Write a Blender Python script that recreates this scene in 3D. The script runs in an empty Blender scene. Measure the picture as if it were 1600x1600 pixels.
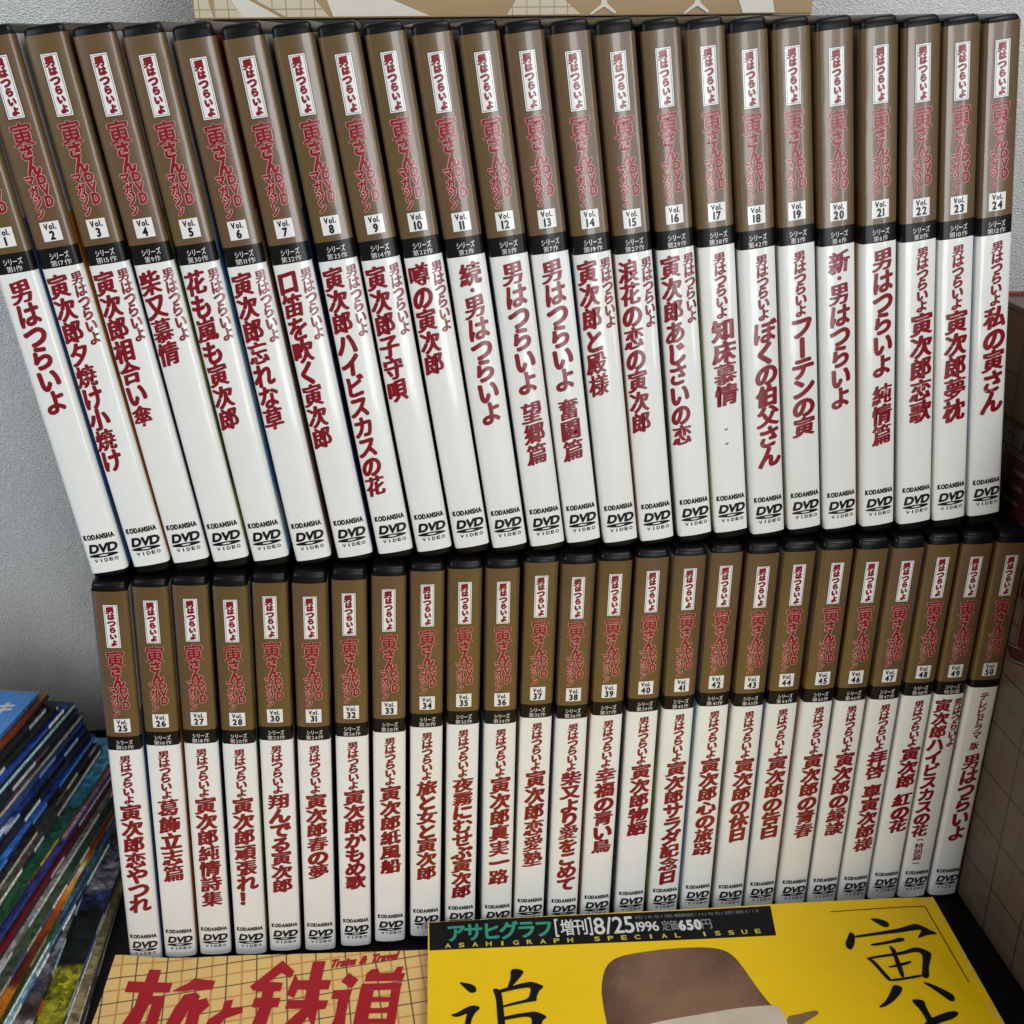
import bpy, bmesh, math, random
import numpy as np
from mathutils import Matrix, Vector

S = bpy.context.scene
COL = S.collection
MM = 0.001
random.seed(7)

# ---------------------------------------------------------------- camera
CAM_AXES = [[0.9936411, -0.1122195, -0.0091758], [0.0534435, 0.3983401, 0.9156795], [0.099102, 0.9103472, -0.4018045]]
CAM_POS = (108.664, -387.557, 185.059)
cam = bpy.data.cameras.new("camera")
cam.sensor_fit = 'HORIZONTAL'
cam.sensor_width = 36.0
cam.lens = 36.0 * 1752.38 / 1600.0
cam.clip_start = 0.01
cam.clip_end = 50.0
cam_ob = bpy.data.objects.new("camera", cam)
COL.objects.link(cam_ob)
_r, _u, _f = [Vector(a) for a in CAM_AXES]
_m = Matrix((_r, _u, -_f)).transposed().to_4x4()
_m.translation = Vector(CAM_POS) * MM
cam_ob.matrix_world = _m
S.camera = cam_ob

# ---------------------------------------------------------------- world, lamps, exposure
world = bpy.data.worlds.new("World")
S.world = world
world.use_nodes = True
bg = world.node_tree.nodes["Background"]
bg.inputs[0].default_value = (0.95, 0.98, 1.0, 1)
bg.inputs[1].default_value = 0.115

def area_lamp(name, loc, target, sx, sy, power, color=(1, 1, 1)):
    l = bpy.data.lights.new(name, 'AREA')
    l.shape = 'RECTANGLE'
    l.size, l.size_y = sx, sy
    l.energy = power
    l.color = color
    o = bpy.data.objects.new(name, l)
    COL.objects.link(o)
    o.location = loc
    o.rotation_euler = (Vector(target) - Vector(loc)).to_track_quat('-Z', 'Y').to_euler()
    return o

area_lamp("ceiling_lamp", (0.75, -0.75, 1.25), (0.18, 0.0, -0.05), 0.7, 0.7, 16.2, (0.955, 0.985, 1.0))
area_lamp("window_light", (0.50, -1.60, 0.02), (0.17, 0.0, 0.0), 0.30, 0.85, 6.5, (0.95, 0.98, 1.0))
area_lamp("far_window_light", (1.15, -1.45, 0.06), (0.17, 0.0, 0.0), 0.10, 0.80, 2.2, (0.95, 0.98, 1.0))
area_lamp("bright_room_behind", (1.05, -2.0, 0.10), (0.17, 0.0, 0.0), 1.3, 0.9, 6.5, (1.0, 1.0, 1.0))
area_lamp("left_wall_fill", (-0.80, -0.75, 0.45), (-0.09, 0.18, -0.06), 0.6, 0.6, 7.5, (0.97, 0.99, 1.0))  # added fill from the left front to brighten the wall

S.view_settings.view_transform = 'Standard'
S.view_settings.look = 'None'
S.view_settings.exposure = -0.18
S.view_settings.gamma = 1
S.view_settings.use_curve_mapping = False
S.cycles.max_bounces = 6

# ---------------------------------------------------------------- data
# volume, series number, layout, title, x, y, z, sleeve slip, lean (deg), end of title, title offset
CASES = [
    (1, 1, 'S', '男はつらいよ', 0.00, -0.52, -1.17, -1.17, -7.04, 62.8, -0.7),
    (2, 17, 'D', '寅次郎夕焼け小焼け', 15.31, 0.04, 0.38, 0.38, -7.37, 38.6, -3.2),
    (3, 15, 'D', '寅次郎相合い傘', 29.74, 0.53, 0.78, 0.78, -7.05, 54.3, -2.7),
    (4, 9, 'D', '柴又慕情', 44.46, 0.16, 0.56, 0.56, -7.02, 76.6, -2.9),
    (5, 30, 'D', '花も嵐も寅次郎', 59.36, -0.50, 0.15, 0.15, -6.97, 52.6, -2.5),
    (6, 11, 'D', '寅次郎忘れな草', 75.15, -0.43, -0.92, -0.92, -7.11, 53.0, -2.7),
    (7, 32, 'D', '口笛を吹く寅次郎', 90.80, -0.01, -0.73, -0.73, -7.32, 44.6, -2.1),
    (8, 25, 'D', '寅次郎ハイビスカスの花', 106.13, 0.45, -0.23, -0.23, -7.27, 24.1, -1.0),
    (9, 14, 'D', '寅次郎子守唄', 121.01, 0.29, -0.22, -0.22, -7.44, 60.7, -2.8),
    (10, 22, 'D', '噂の寅次郎', 135.52, 0.50, 0.23, 0.23, -7.36, 69.6, -2.2),
    (11, 2, 'S', '続・男はつらいよ', 150.00, -0.33, -0.10, -0.10, -7.23, 50.4, 0.2),
    (12, 5, 'S', '男はつらいよ 望郷篇', 164.68, -0.58, -0.23, -0.23, -7.11, 33.6, 0.2),
    (13, 7, 'S', '男はつらいよ 奮闘篇', 178.97, 0.55, -0.13, -0.13, -7.03, 34.0, -0.7),
    (14, 19, 'D', '寅次郎と殿様', 193.38, -0.77, -0.43, -0.43, -6.85, 59.8, -1.5),
    (15, 27, 'D', '浪花の恋の寅次郎', 207.96, -0.18, -0.85, -0.85, -6.76, 44.9, -2.7),
    (16, 29, 'D', '寅次郎あじさいの恋', 223.06, -0.04, 0.13, 0.13, -6.76, 38.2, -1.4),
    (17, 38, 'B', '知床慕情', 237.84, 0.94, 0.39, 0.39, -6.65, 52.2, 0.6),
    (18, 42, 'B', 'ぼくの伯父さん', 252.64, -0.02, -0.73, -0.73, -6.80, 28.0, 2.1),
    (19, 3, 'B', 'フーテンの寅', 267.51, 0.43, 0.22, 0.22, -6.90, 38.8, 0.5),
    (20, 4, 'S', '新・男はつらいよ', 282.22, 0.26, -0.43, -0.43, -6.87, 50.3, -0.0),
    (21, 6, 'S', '男はつらいよ 純情篇', 297.24, -0.41, 0.15, 0.15, -6.79, 34.1, 1.6),
    (22, 8, 'B', '寅次郎恋歌', 312.37, -0.76, 0.42, 0.42, -6.98, 42.4, 1.7),
    (23, 10, 'B', '寅次郎夢枕', 326.99, -0.15, 0.82, 0.82, -7.11, 41.6, 0.3),
    (24, 12, 'B', '私の寅さん', 341.95, 0.56, 1.58, 1.58, -7.23, 43.4, 1.1),
    (25, 13, 'B', '寅次郎恋やつれ', -12.65, -1.15, -190.92, 0.02, 3.72, 28.3, -0.5),
    (26, 16, 'B', '葛飾立志篇', 2.30, -0.56, -190.39, 0.55, 3.66, 42.4, -0.2),
    (27, 18, 'B', '寅次郎純情詩集', 17.36, -0.82, -190.56, 0.37, 3.52, 27.4, -0.0),
    (28, 20, 'B', '寅次郎頑張れ！', 32.70, -1.61, -191.58, -0.64, 3.36, 28.1, -0.1),
    (30, 23, 'B', '翔んでる寅次郎', 47.73, -1.87, -191.00, -0.06, 3.28, 33.1, -0.4),
    (31, 24, 'B', '寅次郎春の夢', 63.07, -2.59, -191.83, -0.90, 3.12, 40.6, -0.2),
    (32, 26, 'B', '寅次郎かもめ歌', 78.77, -2.14, -191.71, -0.77, 2.87, 32.5, 0.2),
    (33, 28, 'B', '寅次郎紙風船', 93.96, -1.99, -191.10, -0.17, 2.86, 38.8, 0.1),
    (34, 31, 'B', '旅と女と寅次郎', 109.72, -1.40, -190.36, 0.58, 2.54, 32.2, 0.1),
    (35, 33, 'B', '夜霧にむせぶ寅次郎', 125.35, -1.52, -190.26, 0.68, 2.21, 20.2, -0.1),
    (36, 34, 'B', '寅次郎真実一路', 141.74, -2.31, -190.72, 0.22, 1.62, 27.2, 0.2),
    (37, 35, 'B', '寅次郎恋愛塾', 156.44, -1.59, -189.50, 1.44, 1.76, 33.8, 0.4),
    (38, 36, 'B', '柴又より愛をこめて', 171.69, -2.30, -190.74, 0.19, 1.50, 20.5, 0.8),
    (39, 37, 'B', '幸福の青い鳥', 186.70, -2.02, -190.53, 0.40, 1.41, 39.6, 0.8),
    (40, 39, 'B', '寅次郎物語', 202.61, -1.87, -190.21, 0.72, 1.00, 47.3, 0.8),
    (41, 40, 'B', '寅次郎サラダ記念日', 218.16, -2.19, -190.00, 0.93, 0.75, 18.4, 0.8),
    (42, 41, 'B', '寅次郎心の旅路', 233.41, -1.98, -189.84, 1.09, 0.63, 32.7, 0.6),
    (43, 43, 'B', '寅次郎の休日', 248.72, -2.36, -190.99, -0.05, 0.46, 40.4, 0.6),
    (44, 44, 'B', '寅次郎の告白', 263.52, -2.29, -191.08, -0.14, 0.47, 40.7, 0.2),
    (45, 45, 'B', '寅次郎の青春', 278.32, -3.14, -190.88, 0.06, 0.57, 40.1, 1.3),
    (46, 46, 'B', '寅次郎の縁談', 293.08, -2.95, -191.55, -0.61, 0.54, 40.4, 0.9),
    (47, 47, 'B', '拝啓 車寅次郎様', 307.63, -3.15, -191.90, -0.96, 0.62, 30.3, 0.9),
    (48, 48, 'B', '寅次郎 紅の花', 322.36, -3.03, -191.32, -0.38, 0.58, 38.8, 1.5),
    (49, 0, 'D', '寅次郎ハイビスカスの花', 337.01, -2.95, -191.99, -1.06, 0.54, 35.6, -1.4),
    (50, -1, 'T', '男はつらいよ', 351.96, -3.38, -192.09, -1.16, 0.44, 32.5, 1.1),
]
YELLOW_PRINT = {'tora': [[(194.8, 11.8), (197.7, 11.8), (201.3, 13.7), (202.2, 15.7), (201.0, 17.3), (199.2, 17.4), (197.7, 15.8), (195.4, 13.1)], [(183.5, 18.6), (185.0, 20.6), (183.4, 25.1), (181.2, 28.6), (179.5, 28.9), (178.9, 27.1), (179.3, 24.8), (181.4, 21.7)], [(184.4, 21.3), (190.3, 20.5), (197.7, 19.6), (206.0, 18.3), (212.1, 16.3), (214.0, 16.2), (216.5, 17.8), (219.3, 20.6), (221.0, 21.7), (220.3, 22.5), (216.3, 22.7), (211.6, 24.7), (211.7, 23.8), (214.9, 20.0), (214.0, 19.6), (206.5, 20.7), (197.0, 21.4), (188.3, 22.2), (184.3, 22.4)], [(189.6, 26.4), (194.0, 25.8), (200.0, 24.8), (203.2, 23.7), (205.2, 24.0), (205.4, 25.0), (204.1, 26.0), (199.3, 26.6), (192.0, 27.5), (190.0, 27.4)], [(184.9, 33.7), (186.8, 34.3), (188.3, 35.7), (189.3, 38.8), (191.8, 46.7), (191.0, 47.1), (189.6, 46.1), (188.0, 40.5), (186.3, 35.6)], [(185.3, 33.8), (191.4, 32.8), (200.9, 31.7), (205.6, 30.2), (208.0, 29.5), (210.5, 30.1), (213.9, 33.0), (212.3, 36.0), (209.2, 41.1), (207.9, 45.3), (206.7, 46.4), (205.4, 46.4), (204.6, 45.0), (206.6, 40.9), (209.3, 34.9), (209.1, 32.7), (207.0, 32.1), (200.2, 33.4), (191.0, 34.1), (186.6, 34.7)], [(191.4, 45.8), (197.0, 45.4), (204.9, 44.2), (205.0, 45.5), (197.2, 46.6), (191.3, 47.1)], [(197.1, 27.8), (198.3, 28.4), (199.3, 30.3), (198.7, 33.3), (198.6, 38.6), (197.6, 44.6), (197.0, 45.4), (195.8, 44.9), (196.4, 38.0), (197.2, 32.3)], [(192.6, 39.1), (196.2, 38.4), (200.1, 37.4), (203.4, 36.7), (203.4, 37.6), (200.9, 38.8), (195.8, 39.7), (192.7, 39.8)], [(191.5, 48.4), (194.8, 50.3), (192.6, 53.4), (188.6, 56.8), (184.4, 59.3), (181.5, 59.9), (181.5, 59.1), (185.6, 56.2), (188.7, 52.3)], [(203.2, 48.1), (206.3, 48.9), (209.9, 51.7), (213.3, 54.8), (213.8, 56.9), (212.5, 58.8), (211.0, 58.6), (209.4, 56.2), (206.5, 51.9)], [(195.2, 56.8), (198.6, 56.7), (200.6, 57.8), (200.2, 60.0), (200.2, 64.0), (200.7, 69.1), (200.4, 74.4), (198.3, 75.0), (197.6, 68.8), (197.5, 62.6)], [(194.6, 69.8), (199.1, 66.6), (204.5, 64.6), (209.7, 63.2), (212.0, 64.0), (211.3, 65.5), (207.9, 67.4), (202.9, 68.6), (197.5, 70.8), (194.3, 71.3)]], 'oi': [[(12.8, 34.6), (15.1, 35.2), (18.4, 36.2), (20.0, 38.0), (20.0, 40.1), (18.6, 40.8), (17.0, 40.3), (15.1, 37.7)], [(9.1, 51.1), (11.6, 50.5), (15.5, 48.0), (18.2, 46.9), (20.7, 47.7), (21.3, 48.8), (19.3, 50.6), (17.7, 53.7), (16.9, 57.5), (17.4, 62.1), (15.2, 62.0), (14.7, 57.4), (15.4, 52.7), (16.1, 50.8), (12.9, 52.2), (11.0, 52.4)], [(26.6, 39.3), (28.2, 39.0), (30.1, 40.4), (30.5, 44.1), (30.8, 53.8), (30.9, 63.8), (28.1, 63.6), (27.9, 53.6), (27.9, 43.9)], [(34.7, 29.2), (38.1, 29.3), (40.3, 30.9), (39.2, 33.0), (36.3, 36.6), (33.8, 39.8), (32.5, 39.7), (34.4, 34.4)], [(28.9, 39.9), (34.9, 38.3), (38.3, 37.2), (41.9, 36.6), (43.6, 36.7), (47.7, 39.1), (47.6, 39.9), (45.5, 41.8), (44.2, 45.4), (44.5, 46.7), (40.9, 47.0), (34.3, 48.2), (30.4, 49.0), (30.4, 48.0), (34.4, 46.8), (41.0, 45.4), (42.2, 41.6), (42.3, 39.4), (38.1, 39.8), (34.8, 40.4), (29.4, 41.6)], [(30.1, 53.7), (34.0, 52.8), (40.5, 52.0), (43.7, 51.9), (47.7, 54.5), (47.3, 55.4), (45.6, 56.7), (44.8, 60.9), (44.0, 64.7), (41.2, 64.5), (41.4, 57.6), (41.6, 55.7), (41.0, 54.4), (37.8, 54.2), (33.9, 54.8), (30.0, 55.4)]], 'hat_crown': [[(71.1, 64.2), (71.1, 59.6), (70.9, 51.7), (71.1, 43.6), (72.7, 36.1), (75.1, 30.2), (79.1, 26.5), (84.8, 24.7), (97.5, 23.0), (107.9, 22.5), (116.9, 22.8), (122.9, 23.7), (127.3, 25.8), (130.4, 30.0), (133.0, 38.5), (135.1, 46.2), (137.7, 53.8), (139.4, 57.1), (130.1, 57.7), (116.9, 58.8), (103.5, 61.0), (89.9, 65.5)]], 'hat_band': [[(73.5, 65.1), (88.8, 60.8), (97.5, 59.3), (110.7, 57.7), (124.1, 55.9), (139.8, 55.4), (141.2, 56.4), (142.1, 58.9), (142.6, 62.1), (141.4, 70.4), (126.9, 70.2), (89.4, 68.4)]], 'hat_brim': [[(142.9, 61.3), (148.8, 60.5), (154.4, 59.2), (156.4, 59.5), (156.2, 61.0), (151.0, 63.8), (144.8, 67.6), (142.3, 67.4)]], 'band': [[(0.4, 0.0), (153.2, 0.9), (150.9, 18.4), (0.7, 16.3)]]}
TRAVEL_PRINT = {'title': [[(16.2, 7.0), (21.2, 7.2), (21.4, 13.9), (27.7, 14.2), (27.6, 19.5), (21.1, 19.3), (21.0, 21.0), (26.4, 21.2), (26.8, 36.0), (21.9, 35.8), (21.8, 25.5), (20.6, 25.5), (19.5, 35.7), (12.2, 35.5), (15.0, 25.9), (15.0, 19.3), (9.0, 19.0), (9.0, 13.5), (15.9, 13.7)], [(36.4, 11.9), (40.0, 12.9), (45.6, 13.7), (45.3, 18.5), (36.9, 18.4), (34.1, 19.1), (28.5, 18.9), (30.6, 17.1), (34.6, 14.4)], [(34.1, 20.8), (38.9, 19.7), (41.0, 21.9), (40.5, 23.9), (43.9, 22.8), (45.9, 26.9), (42.8, 31.4), (43.2, 36.6), (37.9, 36.4), (37.8, 29.2), (35.9, 36.3), (30.0, 36.1), (31.8, 27.3)], [(51.6, 24.8), (55.1, 24.0), (55.0, 28.4), (59.8, 27.8), (60.2, 31.0), (53.5, 33.9), (52.2, 36.9), (46.3, 36.7), (47.0, 33.9), (51.6, 29.7)], [(60.8, 17.5), (72.4, 3.7), (78.5, 9.9), (77.2, 13.5), (73.1, 10.6), (68.5, 15.2), (74.5, 15.9), (74.1, 20.5), (71.4, 20.4), (71.3, 23.8), (74.7, 23.9), (74.4, 28.9), (71.8, 28.8), (71.0, 37.6), (65.1, 37.4), (66.5, 28.6), (63.5, 28.5), (63.9, 23.5), (66.6, 23.6), (66.7, 20.3), (63.6, 20.2), (64.3, 18.1), (63.0, 20.1)], [(85.6, 4.8), (91.1, 4.6), (90.6, 15.1), (94.8, 15.3), (94.1, 20.4), (90.6, 20.3), (90.7, 26.0), (94.8, 26.1), (94.1, 30.5), (90.8, 30.9), (95.6, 38.5), (89.2, 38.2), (87.4, 34.2), (85.3, 38.1), (78.1, 37.8), (84.4, 30.0), (77.4, 29.8), (77.8, 25.3), (84.8, 25.5), (85.0, 20.1), (81.2, 19.9), (80.3, 24.3), (76.9, 22.3), (79.0, 11.2), (80.7, 14.8), (85.3, 15.0)], [(101.9, 11.6), (106.3, 15.7), (103.8, 20.3), (99.0, 16.3)], [(96.2, 20.9), (104.2, 20.8), (103.2, 27.4), (102.8, 33.1), (106.0, 38.8), (95.6, 38.5), (98.6, 34.6), (98.8, 25.6), (95.9, 25.5)], [(109.4, 12.3), (111.3, 10.2), (114.1, 9.9), (115.2, 12.6), (121.0, 12.3), (122.2, 9.3), (125.0, 9.2), (124.3, 12.9), (125.9, 12.9), (125.0, 17.1), (109.0, 16.8)], [(107.9, 17.9), (124.9, 18.1), (124.4, 21.7), (107.5, 21.6)], [(107.5, 21.6), (113.3, 21.8), (111.9, 39.0), (106.3, 38.8)], [(120.5, 21.9), (124.4, 21.7), (123.4, 39.4), (119.8, 39.3)], [(112.9, 25.3), (120.3, 25.4), (120.2, 28.0), (112.6, 27.9)], [(112.4, 31.0), (119.9, 31.1), (119.9, 33.7), (112.3, 33.6)], [(112.1, 36.3), (119.7, 36.5), (119.8, 39.3), (112.0, 39.0)]]}

ROW_TILT = (0.463, -0.542)
ROW_YAW = (0.0, -0.302)

# ---------------------------------------------------------------- small helpers
def lin(h):
    h = h.lstrip('#')
    c = [int(h[i:i + 2], 16) / 255 for i in (0, 2, 4)]
    return tuple((x / 12.92 if x <= .04045 else ((x + .055) / 1.055) ** 2.4) for x in c)

def new_mat(name):
    m = bpy.data.materials.new(name)
    m.use_nodes = True
    nt = m.node_tree
    return m, nt, nt.nodes["Principled BSDF"]

def node(nt, kind, **kw):
    n = nt.nodes.new(kind)
    for k, v in kw.items():
        if hasattr(n, k):
            setattr(n, k, v)
        else:
            n.inputs[k].default_value = v
    return n

def obj_coords(nt):
    return node(nt, 'ShaderNodeTexCoord').outputs['Object']

def print_mat(name, rgb, rough=0.22, vary=0.10, bump=0.03, spec=0.5, scale=60, coat=0.0, warm=0.0):
    """printed paper behind or under a glossy skin: slight tone drift and ripples"""
    m, nt, b = new_mat(name)
    co = obj_coords(nt)
    rnd = node(nt, 'ShaderNodeObjectInfo').outputs['Random']
    add = node(nt, 'ShaderNodeVectorMath', operation='ADD')
    nt.links.new(co, add.inputs[0])
    nt.links.new(rnd, add.inputs[1])
    n = node(nt, 'ShaderNodeTexNoise', Scale=scale, Detail=4.0)
    nt.links.new(add.outputs[0], n.inputs['Vector'])
    mix = node(nt, 'ShaderNodeMix', data_type='RGBA')
    nt.links.new(n.outputs['Fac'], mix.inputs['Factor'])
    mix.inputs['A'].default_value = (*[c * (1 - vary - warm * k) for c, k in zip(rgb, (0, .35, 1.3))], 1)
    mix.inputs['B'].default_value = (*[c * (1 + vary) for c in rgb], 1)
    nt.links.new(mix.outputs['Result'], b.inputs['Base Color'])
    b.inputs['Roughness'].default_value = rough
    b.inputs['Specular IOR Level'].default_value = spec
    b.inputs['Coat Weight'].default_value = coat
    b.inputs['Coat Roughness'].default_value = 0.08
    if bump:
        n2 = node(nt, 'ShaderNodeTexNoise', Scale=90.0, Detail=2.0)
        st = node(nt, 'ShaderNodeVectorMath', operation='MULTIPLY')
        st.inputs[1].default_value = (1.6, 1.0, 0.5)
        nt.links.new(add.outputs[0], st.inputs[0])
        nt.links.new(st.outputs[0], n2.inputs['Vector'])
        bp = node(nt, 'ShaderNodeBump', Strength=bump, Distance=0.004)
        nt.links.new(n2.outputs['Fac'], bp.inputs['Height'])
        nt.links.new(bp.outputs['Normal'], b.inputs['Normal'])
        nt.links.new(bp.outputs['Normal'], b.inputs['Coat Normal'])
    return m

def flat_mat(name, rgb, rough=0.35, spec=0.5):
    m, nt, b = new_mat(name)
    b.inputs['Base Color'].default_value = (*rgb, 1)
    b.inputs['Roughness'].default_value = rough
    b.inputs['Specular IOR Level'].default_value = spec
    return m

def link_mesh(name, verts, faces, mats, parent=None, mat_idx=None, smooth=False):
    me = bpy.data.meshes.new(name)
    me.from_pydata([tuple(v) for v in verts], [], faces)
    for m in (mats if isinstance(mats, (list, tuple)) else [mats]):
        me.materials.append(m)
    if mat_idx is not None:
        me.polygons.foreach_set('material_index', mat_idx)
    if smooth:
        me.polygons.foreach_set('use_smooth', [True] * len(me.polygons))
    me.update()
    o = bpy.data.objects.new(name, me)
    COL.objects.link(o)
    if parent is not None:
        o.parent = parent
    return o

def box_mesh(name, x0, x1, y0, y1, z0, z1, mats, parent=None, bevel=0.0, idx=None):
    bm = bmesh.new()
    bmesh.ops.create_cube(bm, size=1)
    for v in bm.verts:
        v.co = ((x0 + x1) / 2 + v.co.x * (x1 - x0), (y0 + y1) / 2 + v.co.y * (y1 - y0), (z0 + z1) / 2 + v.co.z * (z1 - z0))
    if idx:
        bm.faces.ensure_lookup_table()
        for f in bm.faces:
            f.material_index = idx(f.normal)
    if bevel:
        bmesh.ops.bevel(bm, geom=list(bm.edges), offset=bevel, segments=2, affect='EDGES', profile=0.6)
    me = bpy.data.meshes.new(name)
    bm.to_mesh(me)
    bm.free()
    for m in (mats if isinstance(mats, (list, tuple)) else [mats]):
        me.materials.append(m)
    o = bpy.data.objects.new(name, me)
    COL.objects.link(o)
    if parent is not None:
        o.parent = parent
    return o

def thing(name, label, cat, group=None, matrix=None):
    o = bpy.data.objects.new(name, None)
    o.empty_display_size = 0.02
    COL.objects.link(o)
    o['label'] = label
    o['category'] = cat
    if group:
        o['group'] = group
    if matrix is not None:
        o.matrix_world = matrix
    return o

def structure(o):
    o['kind'] = 'structure'
    return o

# ---------------------------------------------------------------- lettering: glyph outlines of the built-in font, thickened like brush lettering
def load_glyphs(chars):
    obs = {}
    for ch in sorted(chars):
        c = bpy.data.curves.new('glyph', 'FONT')
        c.body = ch
        c.resolution_u = 5
        o = bpy.data.objects.new('glyph', c)
        COL.objects.link(o)
        obs[ch] = o
    bpy.context.view_layer.update()
    dg = bpy.context.evaluated_depsgraph_get()
    out = {}
    for ch, o in obs.items():
        ev = o.evaluated_get(dg)
        me = ev.to_mesh()
        bm = bmesh.new()
        bm.from_mesh(me)
        ev.to_mesh_clear()
        bmesh.ops.triangulate(bm, faces=list(bm.faces))
        if ord(ch) > 255:
            for x in (0.2, 0.35, 0.5, 0.65, 0.8):
                bmesh.ops.bisect_plane(bm, geom=list(bm.verts) + list(bm.edges) + list(bm.faces), plane_co=(x, 0, 0), plane_no=(1, 0, 0))
            bmesh.ops.triangulate(bm, faces=list(bm.faces))
        bm.verts.index_update()
        v = np.array([(p.co.x, p.co.y) for p in bm.verts], dtype=float).reshape(-1, 2)
        t = np.array([[q.index for q in f.verts] for f in bm.faces], dtype=np.int64).reshape(-1, 3)
        # all triangles facing +z
        a, b, c = v[t[:, 0]], v[t[:, 1]], v[t[:, 2]]
        s = (b[:, 0] - a[:, 0]) * (c[:, 1] - a[:, 1]) - (b[:, 1] - a[:, 1]) * (c[:, 0] - a[:, 0])
        t[s < 0] = t[s < 0][:, ::-1]
        bm.free()
        out[ch] = (v, t)
    for o in obs.values():
        cu = o.data
        bpy.data.objects.remove(o)
        bpy.data.curves.remove(cu)
    return out

class Ink:
    """collects thin printed shapes as (a, b, lift) triangles; later bent onto a surface"""
    def __init__(self):
        self.v, self.t, self.m, self.n = [], [], [], 0
    def add(self, v2, tris, lift, mat):
        v2 = np.asarray(v2, float)
        tris = np.asarray(tris)
        self.v.append(np.column_stack([v2, np.full(len(v2), lift)]))
        self.t.append(tris + self.n)
        self.m.append(np.full(len(tris), mat))
        self.n += len(v2)
    def glyph(self, ch, cx, cy, w, h, lift, mat, bold=0.0, copies=8, shear=0.0, slope=0.0, rot=0.0, fit='em', wave=0.0, ay=1.0):
        if ch not in GLYPHS or len(GLYPHS[ch][0]) == 0:
            return
        v, t = GLYPHS[ch]
        if fit == 'em':
            p = (v - np.array([0.5, 0.38])) / 0.93
        else:
            lo, hi = v.min(0), v.max(0)
            p = (v - (lo + hi) / 2) / (hi - lo)
        if rot:
            c, s = math.cos(rot), math.sin(rot)
            p = p @ np.array([[c, s], [-s, c]])
        if wave:
            p = p + wave * np.column_stack([np.sin(5.2 * p[:, 1] + 1.0), np.sin(5.6 * p[:, 0])])
        p = p + np.column_stack([shear * p[:, 1], slope * p[:, 0]])
        q = p * np.array([w, h]) + np.array([cx, cy])
        offs = [(0, 0)] + ([(bold * math.cos(2 * math.pi * k / copies), ay * bold * math.sin(2 * math.pi * k / copies)) for k in range(copies)] if bold else [])
        for k, (dx, dy) in enumerate(offs):
            self.add(q + np.array([dx, dy]), t, lift + 0.0012 * k, mat)
    def line(self, text, x0, x1, y0, y1, lift, mat, bold=0.0, copies=6, shear=0.0, gap=0.06, prop=True, maxk=None):
        """a horizontal word filling the rectangle x0..x1, y0..y1"""
        ws = []
        for ch in text:
            if ch == ' ' or len(GLYPHS[ch][0]) == 0:
                ws.append(0.35)
            else:
                v = GLYPHS[ch][0]
                ws.append((v[:, 0].max() - v[:, 0].min()) if prop else 0.95)
        total = sum(ws) + gap * (len(ws) - 1)
        k = (x1 - x0) / total
        hi = max(GLYPHS[c][0][:, 1].max() for c in text if c != ' ')
        lo = min(min(GLYPHS[c][0][:, 1].min() for c in text if c != ' '), 0.0)
        sy = (y1 - y0) / (hi - lo)
        if maxk and k > sy * maxk:
            k = sy * maxk
        x = (x0 + x1) / 2 - k * total / 2
        for ch, w in zip(text, ws):
            if ch != ' ' and len(GLYPHS[ch][0]):
                v, t = GLYPHS[ch]
                px = (v[:, 0] - v[:, 0].min()) * k if prop else v[:, 0] * k
                py = (v[:, 1] - lo) * sy
                q = np.column_stack([x + px + shear * py, y0 + py])
                offs = [(0, 0)] + ([(bold * math.cos(2 * math.pi * i / copies), bold * math.sin(2 * math.pi * i / copies)) for i in range(copies)] if bold else [])
                for i, (dx, dy) in enumerate(offs):
                    self.add(q + np.array([dx, dy]), t, lift + 0.0012 * i, mat)
            x += (w + gap) * k
    def rect(self, x0, x1, y0, y1, lift, mat, nx=8):
        xs = np.linspace(x0, x1, nx + 1)
        v = np.array([(x, y) for x in xs for y in (y0, y1)])
        t = []
        for i in range(nx):
            a = 2 * i
            t += [(a, a + 2, a + 1), (a + 1, a + 2, a + 3)]
        self.add(v, t, lift, mat)
    def frame(self, x0, x1, y0, y1, w, lift, mat):
        self.rect(x0, x1, y0, y0 + w, lift, mat)
        self.rect(x0, x1, y1 - w, y1, lift, mat)
        self.rect(x0, x0 + w, y0 + w, y1 - w, lift, mat, 1)
        self.rect(x1 - w, x1, y0 + w, y1 - w, lift, mat, 1)
    def disc(self, cx, cy, rx, ry, hx, hy, lift, mat, n=40):
        a = np.linspace(0, 2 * math.pi, n, endpoint=False)
        o = np.column_stack([cx + rx * np.cos(a), cy + ry * np.sin(a)])
        i = np.column_stack([cx + hx * np.cos(a), cy + hy * np.sin(a)])
        t = []
        for k in range(n):
            j = (k + 1) % n
            t += [(k, j, n + k), (n + k, j, n + j)]
        self.add(np.vstack([o, i]), t, lift, mat)
    def poly(self, pts, lift, mat, smooth=0):
        """a filled outline; smooth > 0 rounds its corners (Chaikin)"""
        p = [tuple(q) for q in pts]
        for _ in range(smooth):
            r = []
            for i in range(len(p)):
                a, b = p[i], p[(i + 1) % len(p)]
                r += [(.78 * a[0] + .22 * b[0], .78 * a[1] + .22 * b[1]), (.22 * a[0] + .78 * b[0], .22 * a[1] + .78 * b[1])]
            p = r
        from mathutils.geometry import tessellate_polygon
        tris = [list(t) for t in tessellate_polygon([[Vector((x, y, 0)) for x, y in p]])]
        v = np.array(p)
        out = []
        for a, b, c in tris:
            s = (v[b][0] - v[a][0]) * (v[c][1] - v[a][1]) - (v[b][1] - v[a][1]) * (v[c][0] - v[a][0])
            out.append((a, b, c) if s > 0 else (a, c, b))
        self.add(v, out, lift, mat)
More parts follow.
